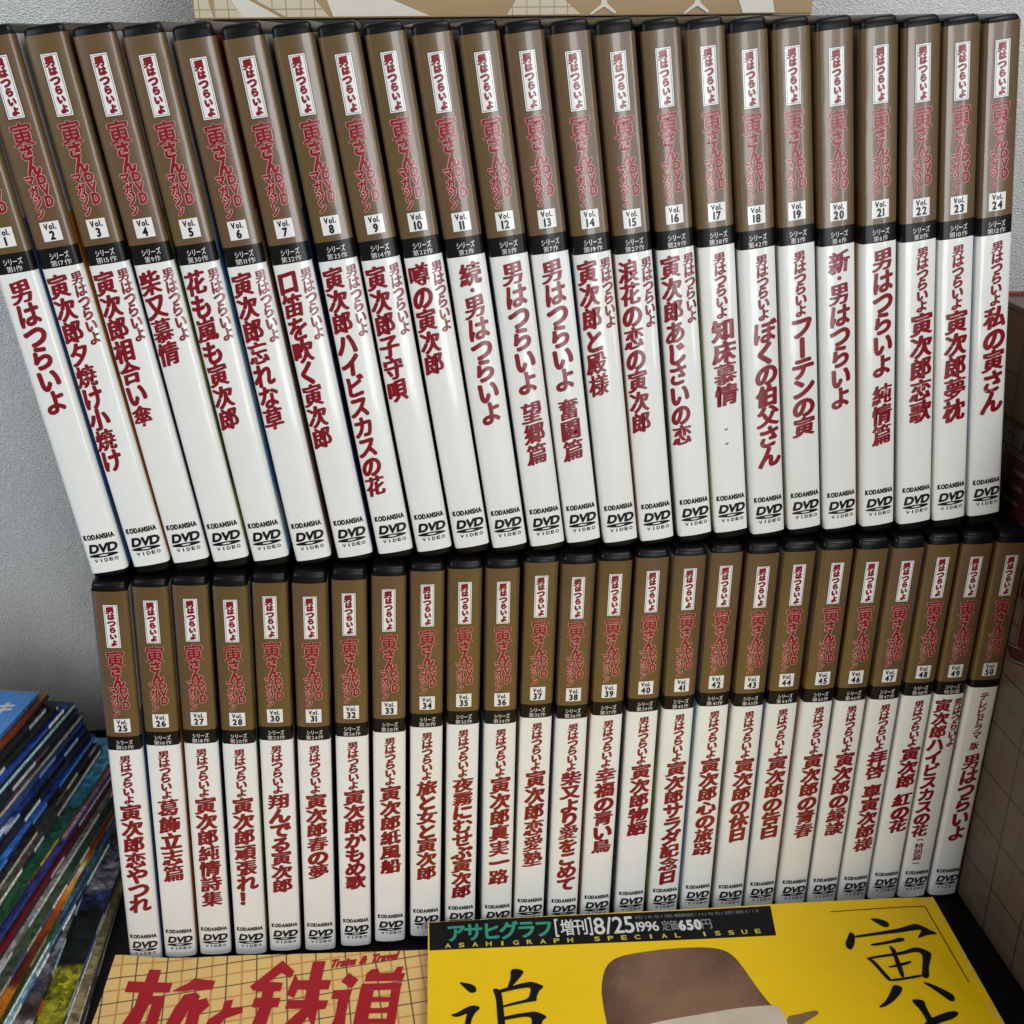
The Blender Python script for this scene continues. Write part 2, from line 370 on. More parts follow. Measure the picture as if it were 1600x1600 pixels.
    def build(self, name, bend, mats, parent, smooth=True, flip=False, refine=None):
        v = np.vstack(self.v)
        t = np.vstack(self.t)
        mm = np.concatenate(self.m)
        if refine:
            for _ in range(22):
                e = np.stack([np.hypot(*(v[t[:, i], :2] - v[t[:, (i + 1) % 3], :2]).T) for i in range(3)], 1)
                big = e.max(1) > refine
                if not big.any():
                    break
                tb, eb = t[big], e[big].argmax(1)
                r = np.arange(len(tb))
                i0, i1, i2 = tb[r, eb], tb[r, (eb + 1) % 3], tb[r, (eb + 2) % 3]
                mid = len(v) + r
                v = np.vstack([v, (v[i0] + v[i1]) / 2])
                t = np.vstack([t[~big], np.column_stack([i0, mid, i2]), np.column_stack([mid, i1, i2])])
                mm = np.concatenate([mm[~big], mm[big], mm[big]])
        if flip:
            t = t[:, ::-1]
        co = bend(v) * MM
        me = bpy.data.meshes.new(name)
        me.vertices.add(len(co))
        me.vertices.foreach_set('co', co.astype(np.float32).ravel())
        me.loops.add(t.size)
        me.loops.foreach_set('vertex_index', t.astype(np.int32).ravel())
        me.polygons.add(len(t))
        me.polygons.foreach_set('loop_start', np.arange(0, t.size, 3, dtype=np.int32))
        me.polygons.foreach_set('loop_total', np.full(len(t), 3, dtype=np.int32))
        me.polygons.foreach_set('material_index', mm.astype(np.int32))
        me.polygons.foreach_set('use_smooth', np.full(len(t), smooth))
        for m in mats:
            me.materials.append(m)
        me.update(calc_edges=True)
        me.validate()
        o = bpy.data.objects.new(name, me)
        COL.objects.link(o)
        o.parent = parent
        return o

ALLTEXT = "".join(c[3] for c in CASES) + "男はつらいよ寅さんDVDマガジンVol.0123456789シリーズ第作特別篇KODANSHAVIDEOテレビドラマ版[]アサヒグラフ増刊/定価円ASAHIGRAPH SPECIAL ISSUETrains & Travel監督キハ山大正年月日種郵便物認可発行通巻号・（）"
GLYPHS = load_glyphs(set(ALLTEXT) - {' ', '　'})

# ---------------------------------------------------------------- setting: wall and shelf
FLOOR = -0.1942
WALL_Y = 0.188

def wall_material():
    m, nt, b = new_mat("wallpaper")
    co = obj_coords(nt)
    nb = node(nt, 'ShaderNodeTexNoise', Scale=14.0, Detail=5.0)
    nt.links.new(co, nb.inputs['Vector'])
    mb = node(nt, 'ShaderNodeMix', data_type='RGBA')
    nt.links.new(nb.outputs['Fac'], mb.inputs['Factor'])
    mb.inputs['A'].default_value = (0.71, 0.71, 0.69, 1)
    mb.inputs['B'].default_value = (0.81, 0.81, 0.80, 1)
    nt.links.new(mb.outputs['Result'], b.inputs['Base Color'])
    b.inputs['Roughness'].default_value = 0.75
    rot = node(nt, 'ShaderNodeMapping')
    rot.inputs['Rotation'].default_value = (0, math.radians(38), 0)
    rot.inputs['Scale'].default_value = (1.0, 1.0, 1.7)
    nt.links.new(co, rot.inputs['Vector'])
    n1 = node(nt, 'ShaderNodeTexNoise', Scale=640.0, Detail=3.0, Roughness=0.6)
    nt.links.new(rot.outputs[0], n1.inputs['Vector'])
    v = node(nt, 'ShaderNodeTexVoronoi', Scale=1150.0)
    nt.links.new(rot.outputs[0], v.inputs['Vector'])
    mul = node(nt, 'ShaderNodeMath', operation='ADD')
    nt.links.new(n1.outputs['Fac'], mul.inputs[0])
    nt.links.new(v.outputs['Distance'], mul.inputs[1])
    bp = node(nt, 'ShaderNodeBump', Strength=1.0, Distance=0.0009)
    nt.links.new(mul.outputs[0], bp.inputs['Height'])
    nt.links.new(bp.outputs['Normal'], b.inputs['Normal'])
    return m

wm = wall_material()
structure(link_mesh("wall", [(-1.2, WALL_Y, FLOOR - .02), (1.6, WALL_Y, FLOOR - .02), (1.6, WALL_Y, 0.9), (-1.2, WALL_Y, 0.9)], [(0, 1, 2, 3)], wm))

m, nt, b = new_mat("dark_shelf_board")
b.inputs['Base Color'].default_value = (0.005, 0.0035, 0.003, 1)
b.inputs['Roughness'].default_value = 0.42
b.inputs['Specular IOR Level'].default_value = 0.25
n = node(nt, 'ShaderNodeTexNoise', Scale=40.0, Detail=5.0)
nt.links.new(obj_coords(nt), n.inputs['Vector'])
bp = node(nt, 'ShaderNodeBump', Strength=0.12, Distance=0.001)
nt.links.new(n.outputs['Fac'], bp.inputs['Height'])
nt.links.new(bp.outputs['Normal'], b.inputs['Normal'])
structure(box_mesh("shelf_board", -0.6, 0.9, -0.34, WALL_Y - .0005, FLOOR - .018, FLOOR, m))

# ---------------------------------------------------------------- the DVD cases
BROWNS = [print_mat("brown_print", (.116, .068, .027), coat=.5, rough=.3), print_mat("olive_brown_print", (.112, .069, .023), coat=.5, rough=.3), print_mat("red_brown_print", (.117, .066, .029), coat=.5, rough=.3)]
WHITE = print_mat("white_print", (.735, .75, .745), vary=.03, coat=.6, rough=.3, warm=.05)
BLACK = print_mat("black_print", (.005, .005, .005), coat=.08, rough=.32, spec=.22)
PLATE = print_mat("plate_print", (.72, .72, .71), vary=.03, coat=.6, bump=.02, rough=.3)
RED = print_mat("red_ink", (.20, .003, .010), vary=.10, coat=.3, bump=0, rough=.3)
LOGO_RED = print_mat("logo_red_ink", (.225, .003, .010), vary=.1, coat=.3, bump=0, rough=.3)
PINK = print_mat("pale_outline_ink", (.66, .40, .36), vary=.05, coat=.5, bump=0, rough=.3)
DARK = print_mat("black_ink", (.006, .006, .006), vary=.1, coat=.25, bump=0, spec=.3, rough=.3)
PALE = print_mat("pale_ink", (.62, .62, .60), vary=.03, coat=.4, bump=0, rough=.3)
SCUFF = flat_mat("scuff_grey", (.12, .115, .11), .5)
SHELL = print_mat("black_polypropylene", (.003, .003, .0033), spec=.22, rough=.34, vary=.1, bump=.02)

def art_mat(name, top, cols):
    m, nt, b = new_mat(name)
    co = obj_coords(nt)
    n = node(nt, 'ShaderNodeTexNoise', Scale=45.0, Detail=5.0)
    nt.links.new(co, n.inputs['Vector'])
    r = node(nt, 'ShaderNodeValToRGB')
    e = r.color_ramp.elements
    e[0].position, e[0].color = .38, (*cols[0], 1)
    e[1].position, e[1].color = .62, (*cols[1], 1)
    nt.links.new(n.outputs['Fac'], r.inputs['Fac'])
    sep = node(nt, 'ShaderNodeSeparateXYZ')
    nt.links.new(co, sep.inputs[0])
    gt = node(nt, 'ShaderNodeMath', operation='GREATER_THAN')
    gt.inputs[1].default_value = 0.132
    nt.links.new(sep.outputs['Z'], gt.inputs[0])
    mx = node(nt, 'ShaderNodeMix', data_type='RGBA')
    nt.links.new(gt.outputs[0], mx.inputs['Factor'])
    nt.links.new(r.outputs['Color'], mx.inputs['A'])
    mx.inputs['B'].default_value = (*top, 1)
    nt.links.new(mx.outputs['Result'], b.inputs['Base Color'])
    b.inputs['Roughness'].default_value = 0.22
    return m
ART = [art_mat("cover_picture_blue", (.6, .6, .6), ((.05, .14, .45), (.16, .20, .30))),
       art_mat("cover_picture_orange", (.55, .55, .55), ((.80, .28, .03), (.50, .14, .015))),
       art_mat("cover_picture_navy", (.05, .05, .05), ((.015, .03, .10), (.06, .08, .16))),
       art_mat("cover_picture_green", (.6, .6, .6), ((.06, .20, .03), (.80, .75, .08))),
       art_mat("cover_picture_sky", (.6, .62, .65), ((.12, .42, .85), (.75, .80, .82))),
       art_mat("cover_picture_sand", (.3, .05, .06), ((.55, .38, .25), (.32, .20, .13)))]

R_ARC = 26.0
def arc_y(u):
    u = np.abs(u)
    return np.where(u < 5.8, u * u / (2 * R_ARC), 0.647 + (u - 5.8) * 0.35)

PROF = [(6.7, 130), (6.7, 40), (6.7, 3.4), (6.67, 2.4), (6.58, 1.8), (6.44, 1.4), (6.27, 1.08), (6.12, .90), (6.0, .85), (5.9, .77), (5.78, .645)]
PROF += [(u, u * u / (2 * R_ARC)) for u in (5.0, 4.2, 3.4, 2.6, 1.8, .9, 0)]
PROF = [(-a, y) for a, y in PROF] + [(a, y) for a, y in PROF[::-1][1:]]
SIDE = 3                                   # first profile points that belong to the flat sides

def sleeve(root, brown, art, black_lo):
    zs = [0, black_lo, 118.3, 183.0]
    verts, faces, mi = [], [], []
    np_ = len(PROF)
    rows = []
    for z in [0, .01, black_lo - .01, black_lo, black_lo, 118.3, 118.3, 183.0]:
        rows.append(z)
    rows = [0, black_lo, black_lo, 118.3, 118.3, 183.0]
    for z in rows:
        for u, y in PROF:
            verts.append((u * MM, y * MM, (z + 3.5) * MM))
    for seg, (a, mt) in enumerate(((0, 0), (2, 1), (4, 2))):
        for i in range(np_ - 1):
            p, q = a * np_ + i, (a + 1) * np_ + i
            faces.append((p, p + 1, q + 1, q))
            side = PROF[i][1] > 3 and PROF[i + 1][1] > 3
            mi.append(3 if (side and PROF[i][0] > 0) else mt)
    return link_mesh("paper_cover", verts, faces, [WHITE, BLACK, brown, art], root, mi, smooth=True)

def shell(root, slip):
    prof = [(u * .965, y + .35 if abs(u) < 6.4 else max(y, 1.3) + .35) for u, y in PROF]
    prof[0] = (prof[0][0], 135.0)
    prof[-1] = (prof[-1][0], 135.0)
    verts, faces = [], []
    n_ = len(prof)
    z0 = -slip
    lv = [(z0, 1.3), (z0 + .35, .5), (z0 + 1.1, .1), (z0 + 1.8, 0), (z0 + 187.6, 0), (z0 + 188.9, .15), (z0 + 189.6, .55), (z0 + 190, 1.3)]
    for z, ins in lv:
        for u, y in prof:
            yy = y + ins if y < 100 else y - ins
            verts.append(((u - math.copysign(ins, u) if abs(u) > 3 else u * (1 - ins / 6.5)) * MM, yy * MM, z * MM))
    for k in range(len(lv) - 1):
        for i in range(n_):
            j = (i + 1) % n_
            faces.append((k * n_ + i, k * n_ + j, (k + 1) * n_ + j, (k + 1) * n_ + i))
    faces.append(tuple(range(n_ - 1, -1, -1)))
    faces.append(tuple((len(lv) - 1) * n_ + i for i in range(n_)))
    return link_mesh("case_shell", verts, faces, SHELL, root, smooth=True)

def bend(v):
    u = v[:, 0]
    return np.column_stack([u, arc_y(u) - v[:, 2], v[:, 1] + 3.5])

def column(ink, text, u, top, bot, w, mat, bold, copies=8, lift=.10, squeeze=1.0, jit=0.0):
    wt = [0.42 if c in ' ・' else (.9 if c in 'つ一' else 1.0) for c in text]
    unit = (top - bot) / sum(wt)
    v = top
    for c, k in zip(text, wt):
        h = unit * k
        if c != ' ':
            dense = len(GLYPHS[c][0])
            bb = bold * max(.62, min(1.08, 1.18 - dense / 700.0))
            cy = v - h / 2
            kana = 0x3040 <= ord(c) <= 0x30ff
            gw, gh = w * (1.06 if kana else 1.0), unit * squeeze * (1.04 if kana else .97)
            if c == 'ー':
                ink.glyph(c, u, cy, gh, w, lift, mat, bb, copies, rot=-math.pi / 2)
            elif c == '・':
                ink.disc(u, cy, w * .11, w * .11, .001, .001, lift, mat, 14)
            elif c in '[]':
                ink.glyph(c, u, cy, w * .7, w * .22, lift, mat, bb * .5, copies, rot=-math.pi / 2, fit='bbox')
            else:
                ink.glyph(c, u + random.uniform(-jit, jit), cy, gw, gh, lift, mat, bb, copies, slope=random.uniform(.06, .12), shear=random.uniform(-.02, .03), wave=.022, ay=.9 if kana else max(.38, .8 - dense / 650.0))
        v -= h

def make_case(vol, ser, layout, title, x, y, z, slip, lean, vend, uend, n):
    upper = vol < 25
    ti = math.radians(ROW_TILT[0 if upper else 1])
    ya = math.radians(ROW_YAW[0 if upper else 1])
    le = math.radians(lean)
    U = Vector((math.cos(le), math.cos(le) * math.sin(ya) - math.sin(le) * math.sin(ti), -math.sin(le) * math.cos(ti))).normalized()
    V = Vector((math.sin(le), math.sin(le) * math.sin(ya) + math.cos(le) * math.sin(ti), math.cos(le) * math.cos(ti))).normalized()
    D = V.cross(U).normalized()
    V = U.cross(D).normalized()
    mat = Matrix((U, D, V)).transposed().to_4x4()
    mat.translation = (Vector((x, y, z)) - V * 3.5) * MM
    what = "special edition" if ser == 0 else ("television drama edition" if ser < 0 else "series number %d" % ser)
    label = "brown and white DVD case, %s row, spine box reading Vol. %d, %s" % ("upper" if upper else "lower", vol, what)
    root = thing("dvd_case", label, "dvd case", "DVD cases in the upper row" if upper else "DVD cases in the lower row", mat)
    shell(root, slip)
    black_lo = 114.5 if ser < 0 else 111.75
    cov = sleeve(root, BROWNS[(vol * 7 + vol // 3) % 3], ART[(vol - 1) % 6], black_lo)
    rs = random.uniform(-.25, .25)
    # name plate
    k = Ink()
    k.rect(-2.72 + rs, 2.82 + rs, 158.75, 177.6, .04, 1)
    k.rect(-2.55 + rs, 2.65 + rs, 158.92, 177.43, .06, 0)
    k.frame(-2.2 + rs, 2.3 + rs, 159.3, 177.05, .14, .075, 1)
    for i, c in enumerate("男はつらいよ"):
        k.glyph(c, .05 + rs + (-.25, -.05, -.1, .1, .1, .3)[i], 175.2 - i * 2.82, 3.1 if i in (0, 2) else 2.5, 2.9 if i in (0, 2) else 2.5, .09, 2, .2 if i == 0 else .27, 6, slope=.1)
    k.build("name_plate", bend, [PLATE, DARK, RED], cov)
    # outlined series logo
    k = Ink()
    spots = [("寅", -3.3, 3.45, 150.45, 157.6, .23), ("さ", -1.95, 1.9, 146.3, 150.9, .33), ("ん", -1.5, 2.75, 141.5, 146.2, .36),
             ("D", .65, 3.35, 138.45, 141.2, .27), ("V", .9, 3.6, 134.9, 138.1, .25), ("D", 1.2, 3.6, 131.3, 134.7, .27),
             ("マ", -3.2, -.2, 138.3, 141.1, .2), ("ガ", -2.9, .1, 134.8, 138.1, .19), ("ジ", -2.6, .1, 131.2, 134.9, .19), ("ン", -2.4, -.2, 128.0, 131.1, .2)]
    for c, u0, u1, v0, v1, bo in spots:
        mg = bo * .35 + .02
        for mt, extra, lf in ((2, .27, .045), (1, .17, .07), (0, 0, .10)):
            k.glyph(c, (u0 + u1) / 2 + rs, (v0 + v1) / 2, u1 - u0 - 2 * mg, v1 - v0 - 2 * mg, lf, mt, bo + extra, 10 if extra else 8, slope=.05, fit='bbox', ay=.6 if c == '寅' else 1.0)
    k.build("series_logo", bend, [LOGO_RED, PINK, DARK], cov)
    # volume box
    k = Ink()
    k.rect(-2.9 + rs, 3.25 + rs, 120.4, 126.65, .06, 0)
    k.line("Vol.", -1.75 + rs, 2.05 + rs, 124.2, 126.05, .09, 1, .12, gap=.2)
    s = str(vol)
    hw = 1.75 if len(s) == 2 else .85
    k.line(s, .2 - hw + rs, .2 + hw + rs, 120.95, 123.6, .09, 1, .19, gap=.22, maxk=.85)
    k.build("volume_label", bend, [PLATE, DARK], cov)
    # black band words
    if ser >= 0:
        k = Ink()
        k.line("シリーズ", -2.9 + rs, 3.5 + rs, 114.55, 116.7, .08, 0, .035, 4, prop=False, gap=.04)
        s = "特別篇" if ser == 0 else "第%d作" % ser
        w = 3.4 if len(s) > 3 or ser == 0 else 2.6
        k.line(s, .3 - w + rs, .3 + w + rs, 112.2, 114.2, .08, 0, .0, 4, gap=.16)
        k.build("band_lettering", bend, [PALE], cov)
    # title
    k = Ink()
    uc = .6 + .5 * (uend - .6)
    if layout == 'S':
        column(k, title, max(-.2, min(1.2, uc)), 109.6, vend, 7.2, 0, .50)
    elif layout == 'D':
        column(k, title, -2.6, 109.6, vend, 6.7, 0, .46)
        column(k, "男はつらいよ", 4.05, 109.7, 84.7, 3.6, 0, .26, 8)
        if ser == 0:
            column(k, "[特別篇]", -1.5, 35.2, 18.6, 4.0, 0, .16, 6)
    elif layout == 'B':
        c = max(.1, min(1.3, uc))
        column(k, "男はつらいよ", c - .1, 109.4, 85.7, 4.15, 0, .29, 8)
        column(k, title, c, 85.2, vend, 8.1, 0, .56)
    else:
        column(k, "テレビドラマ 版", .2, 112.0, 82.4, 3.8, 0, .2, 8)
        column(k, title, .5, 80.1, vend, 7.5, 0, .52)
    k.build("title_lettering", bend, [RED], cov)
    # little scuffs and specks in the clear skin
    k = Ink()
    for _ in range(random.choice((1, 2, 3, 4))):
        su, sv, sr = random.uniform(-5.5, 5.5), random.uniform(6, 108), random.uniform(.07, .16)
        k.poly([(su - sr, sv), (su, sv - sr * random.uniform(.5, 1.6)), (su + sr, sv + .04), (su + .02, sv + sr * random.uniform(.5, 1.8))], .13, 0)
    if vol == 17:
        for sv in (43.0, 37.2):
            k.poly([(-1.0, sv), (-.6, sv - .7), (.2, sv - .5), (.5, sv + .1), (.1, sv + .2), (-.3, sv - .15)], .13, 0)
        for su, sv in ((-4.6, 168.5), (-3.6, 163.8), (-3.5, 163.5), (.3, 152.0)):
            k.poly([(su - .25, sv - .3), (su + .05, sv - .4), (su + .3, sv + .35), (su, sv + .25)], .13, 0)
    k.build("worn_spots", bend, [SCUFF], cov)
    # publisher name and disc format mark
    k = Ink()
    k.line("KODANSHA", -5.2, 5.6, 13.55, 15.45, .08, 0, .15, 6, gap=.19)
    k.line("DVD", -4.6, 5.2, 8.2, 11.4, .08, 0, .27, 8, shear=.22, gap=.05)
    k.disc(.1, 6.95, 5.3, .8, 1.7, .3, .08, 0)
    for i, c in enumerate("VIDEO"):
        k.glyph(c, -3.2 + i * 1.85, 4.95, .28 if c == 'I' else 1.25, 1.25, .08, 0, .07, 4, fit='bbox')
    k.build("publisher_mark", bend, [DARK], cov)
    return root

for n, c in enumerate(CASES):
    make_case(*c, n)

# ---------------------------------------------------------------- beige printed box behind the upper row
def checked_mat(name, base, line_a, line_b, pitch, wa, wb, axes, rot=0.0, rough=.4, off=(0, 0), vary=.12):
    """paper printed with a two-colour window-pane check on two object axes"""
    m, nt, b = new_mat(name)
    co = obj_coords(nt)
    mp = node(nt, 'ShaderNodeMapping')
    e = [0, 0, 0]
    third = ({0, 1, 2} - set(axes)).pop()
    e[third] = rot
    mp.inputs['Rotation'].default_value = e
    nt.links.new(co, mp.inputs['Vector'])
    sep = node(nt, 'ShaderNodeSeparateXYZ')
    nt.links.new(mp.outputs[0], sep.inputs[0])
    def stripes(ax, shift, width):
        a = node(nt, 'ShaderNodeMath', operation='ADD')
        a.inputs[1].default_value = shift + 10 * pitch
        nt.links.new(sep.outputs['XYZ'[ax]], a.inputs[0])
        d = node(nt, 'ShaderNodeMath', operation='DIVIDE')
        d.inputs[1].default_value = pitch
        nt.links.new(a.outputs[0], d.inputs[0])
        f = node(nt, 'ShaderNodeMath', operation='FRACT')
        nt.links.new(d.outputs[0], f.inputs[0])
        l = node(nt, 'ShaderNodeMath', operation='LESS_THAN')
        l.inputs[1].default_value = width / pitch
        nt.links.new(f.outputs[0], l.inputs[0])
        return l.outputs[0]
    n = node(nt, 'ShaderNodeTexNoise', Scale=25.0, Detail=6.0)
    nt.links.new(co, n.inputs['Vector'])
    cur = node(nt, 'ShaderNodeMix', data_type='RGBA')
    nt.links.new(n.outputs['Fac'], cur.inputs['Factor'])
    cur.inputs['A'].default_value = (*[c * (1 - vary) for c in base], 1)
    cur.inputs['B'].default_value = (*[c * (1 + vary) for c in base], 1)
    for (ax, sh, wd, colr, op) in ((axes[0], off[0] + pitch / 2, wb, line_b, .8), (axes[1], off[1] + pitch / 2, wb, line_b, .8), (axes[0], off[0], wa, line_a, .9), (axes[1], off[1], wa, line_a, .9)):
        s = stripes(ax, sh, wd)
        sc = node(nt, 'ShaderNodeMath', operation='MULTIPLY')
        sc.inputs[1].default_value = op
        nt.links.new(s, sc.inputs[0])
        mx = node(nt, 'ShaderNodeMix', data_type='RGBA')
        nt.links.new(sc.outputs[0], mx.inputs['Factor'])
        nt.links.new(cur.outputs['Result'], mx.inputs['A'])
        mx.inputs['B'].default_value = (*colr, 1)
        cur = mx
    nt.links.new(cur.outputs['Result'], b.inputs['Base Color'])
    b.inputs['Roughness'].default_value = rough
    return m

brown_card = print_mat("brown_card_print", lin('#A88C64'), rough=.45, vary=.12, bump=0, scale=40)
cream_card = checked_mat("cream_checked_print", lin('#D2C6AC'), lin('#A08A66'), lin('#B8A480'), .012, .0005, .0009, (0, 2))
white_card = print_mat("white_card_print", lin('#DDD8CC'), rough=.45, vary=.05, bump=0)
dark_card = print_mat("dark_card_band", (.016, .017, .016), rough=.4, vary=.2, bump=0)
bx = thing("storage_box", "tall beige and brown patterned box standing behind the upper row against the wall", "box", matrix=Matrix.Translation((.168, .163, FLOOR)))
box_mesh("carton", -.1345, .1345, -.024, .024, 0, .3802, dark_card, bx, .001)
box_mesh("printed_carton", -.1340, .1340, -.0245, .0235, .3805, .480, brown_card, bx, .0006)
k = Ink()
lf_ = .04
on_front = lambda v: np.column_stack([v[:, 0], -24.5 - v[:, 2], v[:, 1]])
def bxp(px): return -134 + (px - 15) / 1535 * 268
for a, b2, c, d, mt in ((17, 60, 17, 50, 0), (62, 128, 64, 98, 0), (128, 218, 100, 135, 1), (232, 335, 150, 300, 0), (345, 580, 330, 470, 1), (770, 955, 800, 900, 0), (1368, 1452, 1350, 1440, 1)):
    x0, x1, x2, x3 = bxp(a), bxp(b2), bxp(d), bxp(c)
    k = Ink()
    lf_ += .04
    k.poly([(x0, 381.2), (x1, 381.2), (x2, 389), (x2, 440), (x3, 440), (x3, 389)], lf_, 0)
    k.build("printed_panel", on_front, [white_card if mt else cream_card], bx, smooth=False)
for cx in (1013, 1250):
    x = bxp(cx)
    for p in ([(x - 6, 380.5), (x - 1.5, 384), (x - .6, 388), (x + .4, 388), (x + 1.5, 384.4), (x + 5.5, 381), (x + 4.8, 380.3), (x + .4, 383), (x - .4, 383), (x - 5.4, 379.9)],
              [(x - 3, 388), (x + 3, 388), (x + 4, 391), (x - 4, 391)]):
        lf_ += .04
        k = Ink()
        k.poly([(q[0], q[1] + 1.0) for q in p], lf_, 0)
        k.build("white_figure", on_front, [white_card], bx, smooth=False)

# ---------------------------------------------------------------- checked box on the right
check_card = checked_mat("brown_checked_print", lin('#5C4E41'), lin('#20120B'), lin('#523C2A'), .0245, .0007, .0007, (1, 2), off=(.006, .0))
rb = thing("storage_box", "tan checked box with red lettering standing at the right end of the rows", "box", matrix=Matrix.Translation((.36, .054, FLOOR)))
box_mesh("carton", 0, .125, -.235, 0, 0, .2722, check_card, rb, .0012)
red_rim = flat_mat("red_trim", (.25, .012, .02), .4)
box_mesh("red_trim", .0015, .1235, -.0035, -.0008, .2724, .2734, red_rim, rb)
k = Ink()
# written in (distance towards the viewer, height) on the side panel
k.rect(0, 150, 216.3, 228.4, .05, 1, 30)
for i, c in enumerate("監督山"):
    k.glyph(c, 29.6 + i * 8.6, 221.6, 8.2, 8.6, .08, 2, .1, 6)
for c, cx, cz, w, h in (("男", 50, 197, 44, 36), ("寅", 79, 153, 42, 40)):
    for mt, ex, lf in ((0, 2.6, .05), (2, 1.9, .07), (0, 1.2, .09)):
        k.glyph(c, cx, cz, w, h, lf, mt, ex, 16)
k.build("side_lettering", lambda v: np.column_stack([-v[:, 2], -v[:, 0], v[:, 1]]), [flat_mat("box_red_ink", (.045, .006, .008), .4), flat_mat("box_black_ink", (.012, .012, .012), .4), flat_mat("box_pale_ink", (.13, .115, .10), .4)], rb, smooth=False)

# ---------------------------------------------------------------- magazines lying in front
def mag_matrix(A, a):
    ax = Vector((a[0], a[1], 0)).normalized()
    up = Vector((0, 0, 1))
    ay = up.cross(ax)
    mm = Matrix((ax, ay, up)).transposed().to_4x4()
    mm.translation = Vector(A) * MM
    return mm

def sheet(name, w, h, curl, mat, parent, th, nx=40, ny=40):
    """a cover lying on its pages; curl(a, b) lifts it, a from the spine side, b towards the viewer"""
    verts, faces = [], []
    for j in range(ny + 1):
        for i in range(nx + 1):
            a, b_ = w * i / nx, h * j / ny
            verts.append((a * MM, -b_ * MM, curl(a, b_) * MM))
    n0 = len(verts)
    for j in range(ny + 1):
        for i in range(nx + 1):
            a, b_ = w * i / nx, h * j / ny
            verts.append((a * MM, -b_ * MM, (curl(a, b_) - th) * MM))
    N = nx + 1
    for j in range(ny):
        for i in range(nx):
            p = j * N + i
            faces.append((p, p + N, p + N + 1, p + 1))
            faces.append((n0 + p, n0 + p + 1, n0 + p + N + 1, n0 + p + N))
    rim = [i for i in range(N)] + [j * N + nx for j in range(1, ny + 1)] + [ny * N + i for i in range(nx - 1, -1, -1)] + [j * N for j in range(ny - 1, 0, -1)]
    for q in range(len(rim)):
        a, c = rim[q], rim[(q + 1) % len(rim)]
        faces.append((a, c, n0 + c, n0 + a))
    return link_mesh(name, verts, faces, mat, parent, smooth=False)

def on_sheet(curl):
    return lambda v: np.column_stack([v[:, 0], -v[:, 1], np.array([curl(p[0], p[1]) for p in v]) + v[:, 2]])

def gloss_paper(name, rgb, rough=.28, vary=.06, bump=.10):
    m = print_mat(name, rgb, rough=rough, vary=vary, bump=bump, scale=25, coat=0, spec=.35)
    return m

PAGES = print_mat("page_edges", (.55, .53, .48), rough=.7, vary=.2, bump=0, scale=400)
DARKPAGES = print_mat("dark_page_edges", (.10, .08, .06), rough=.7, vary=.3, bump=0, scale=300)

# yellow magazine
yl = thing("magazine", "yellow magazine with a black title strip and a brown hat on its cover", "magazine", matrix=mag_matrix((111.27, -4.36, -180.0), (1, -.0503)))
def ycurl(a, b_):
    return .5 * math.exp(-((a - 225) / 9) ** 2) * -1.2 + .18 * math.sin(a / 23.0) * math.exp(-b_ / 30) + .05 * math.sin(a / 11.3 + b_ / 19.0)
sheet("page_block", 226.2, 290, lambda a, b_: ycurl(a, b_) - .30, PAGES, yl, 5.2)
ycov = sheet("cover", 228.2, 292, ycurl, gloss_paper("yellow_cover_print", (.86, .55, .001), rough=.42), yl, .22, 60, 60)
ink_black = print_mat("cover_black_ink", (.006, .006, .006), rough=.5, vary=.2, bump=.05, spec=.12)
k = Ink()
for pl in YELLOW_PRINT['band']:
    n_ = 40
    (x0, y0), (x1, y1), (x2, y2), (x3, y3) = pl
    for i in range(n_):
        t0, t1 = i / n_, (i + 1) / n_
        q = lambda t, u_: ((x0 + (x1 - x0) * t) * (1 - u_) + (x3 + (x2 - x3) * t) * u_, max(.15, (y0 + (y1 - y0) * t) * (1 - u_)) + (y3 + (y2 - y3) * t) * u_)
        k.add([q(t0, 0), q(t1, 0), q(t1, 1), q(t0, 1)], [(0, 1, 2), (0, 2, 3)], .05, 0)
teal = flat_mat("teal_ink", lin('#1F8C74'), .3)
ivory = flat_mat("white_ink", (.62, .62, .6), .3)
greyi = flat_mat("grey_ink", (.22, .22, .22), .3)
yel_i = flat_mat("yellow_ink", (.55, .46, .05), .3)
class Down:
    """writes lines on a cover whose second coordinate grows towards the viewer"""
    def __init__(self, ink): self.k = ink
    def line(self, text, x0, x1, y_top, y_bot, lift, mat, **kw):
        tmp = Ink()
        tmp.line(text, x0, x1, 0, y_bot - y_top, lift, mat, **kw)
        for v, t, m_ in zip(tmp.v, tmp.t, tmp.m):
            self.k.add(np.column_stack([v[:, 0], y_bot - v[:, 1]]), np.array(t) - np.array(t).min(), v[0, 2], m_[0])
d = Down(k)
d.line("アサヒグラフ", 7.8, 54.6, 2.2, 12.2, .12, 1, bold=.32, copies=8, prop=False, gap=-.06)
d.line("[", 55.6, 57.0, 2.2, 12.6, .12, 2, bold=.1)
d.line("増刊", 57.8, 69.8, 2.8, 12.0, .12, 2, bold=.13, prop=False, gap=0)
d.line("]", 70.4, 71.8, 2.2, 12.6, .12, 2, bold=.1)
d.line("8/25", 72.8, 90.2, 2.7, 12.4, .12, 2, bold=.16)
d.line("1996", 91.4, 101.0, 6.4, 12.0, .12, 2, bold=.12)
d.line("定価", 102.4, 109.6, 6.2, 12.2, .12, 3, bold=.08, prop=False, gap=0)
d.line("650", 110.2, 119.6, 6.8, 12.4, .12, 2, bold=.38, gap=.2)
d.line("円", 120.2, 124.4, 6.8, 12.4, .12, 3, bold=.08)
d.line("大正12年1月25日第3種郵便物認可 1996年8月25日発行 通巻3877号", 91.4, 147.0, 2.6, 4.6, .12, 3, prop=False, gap=.02)
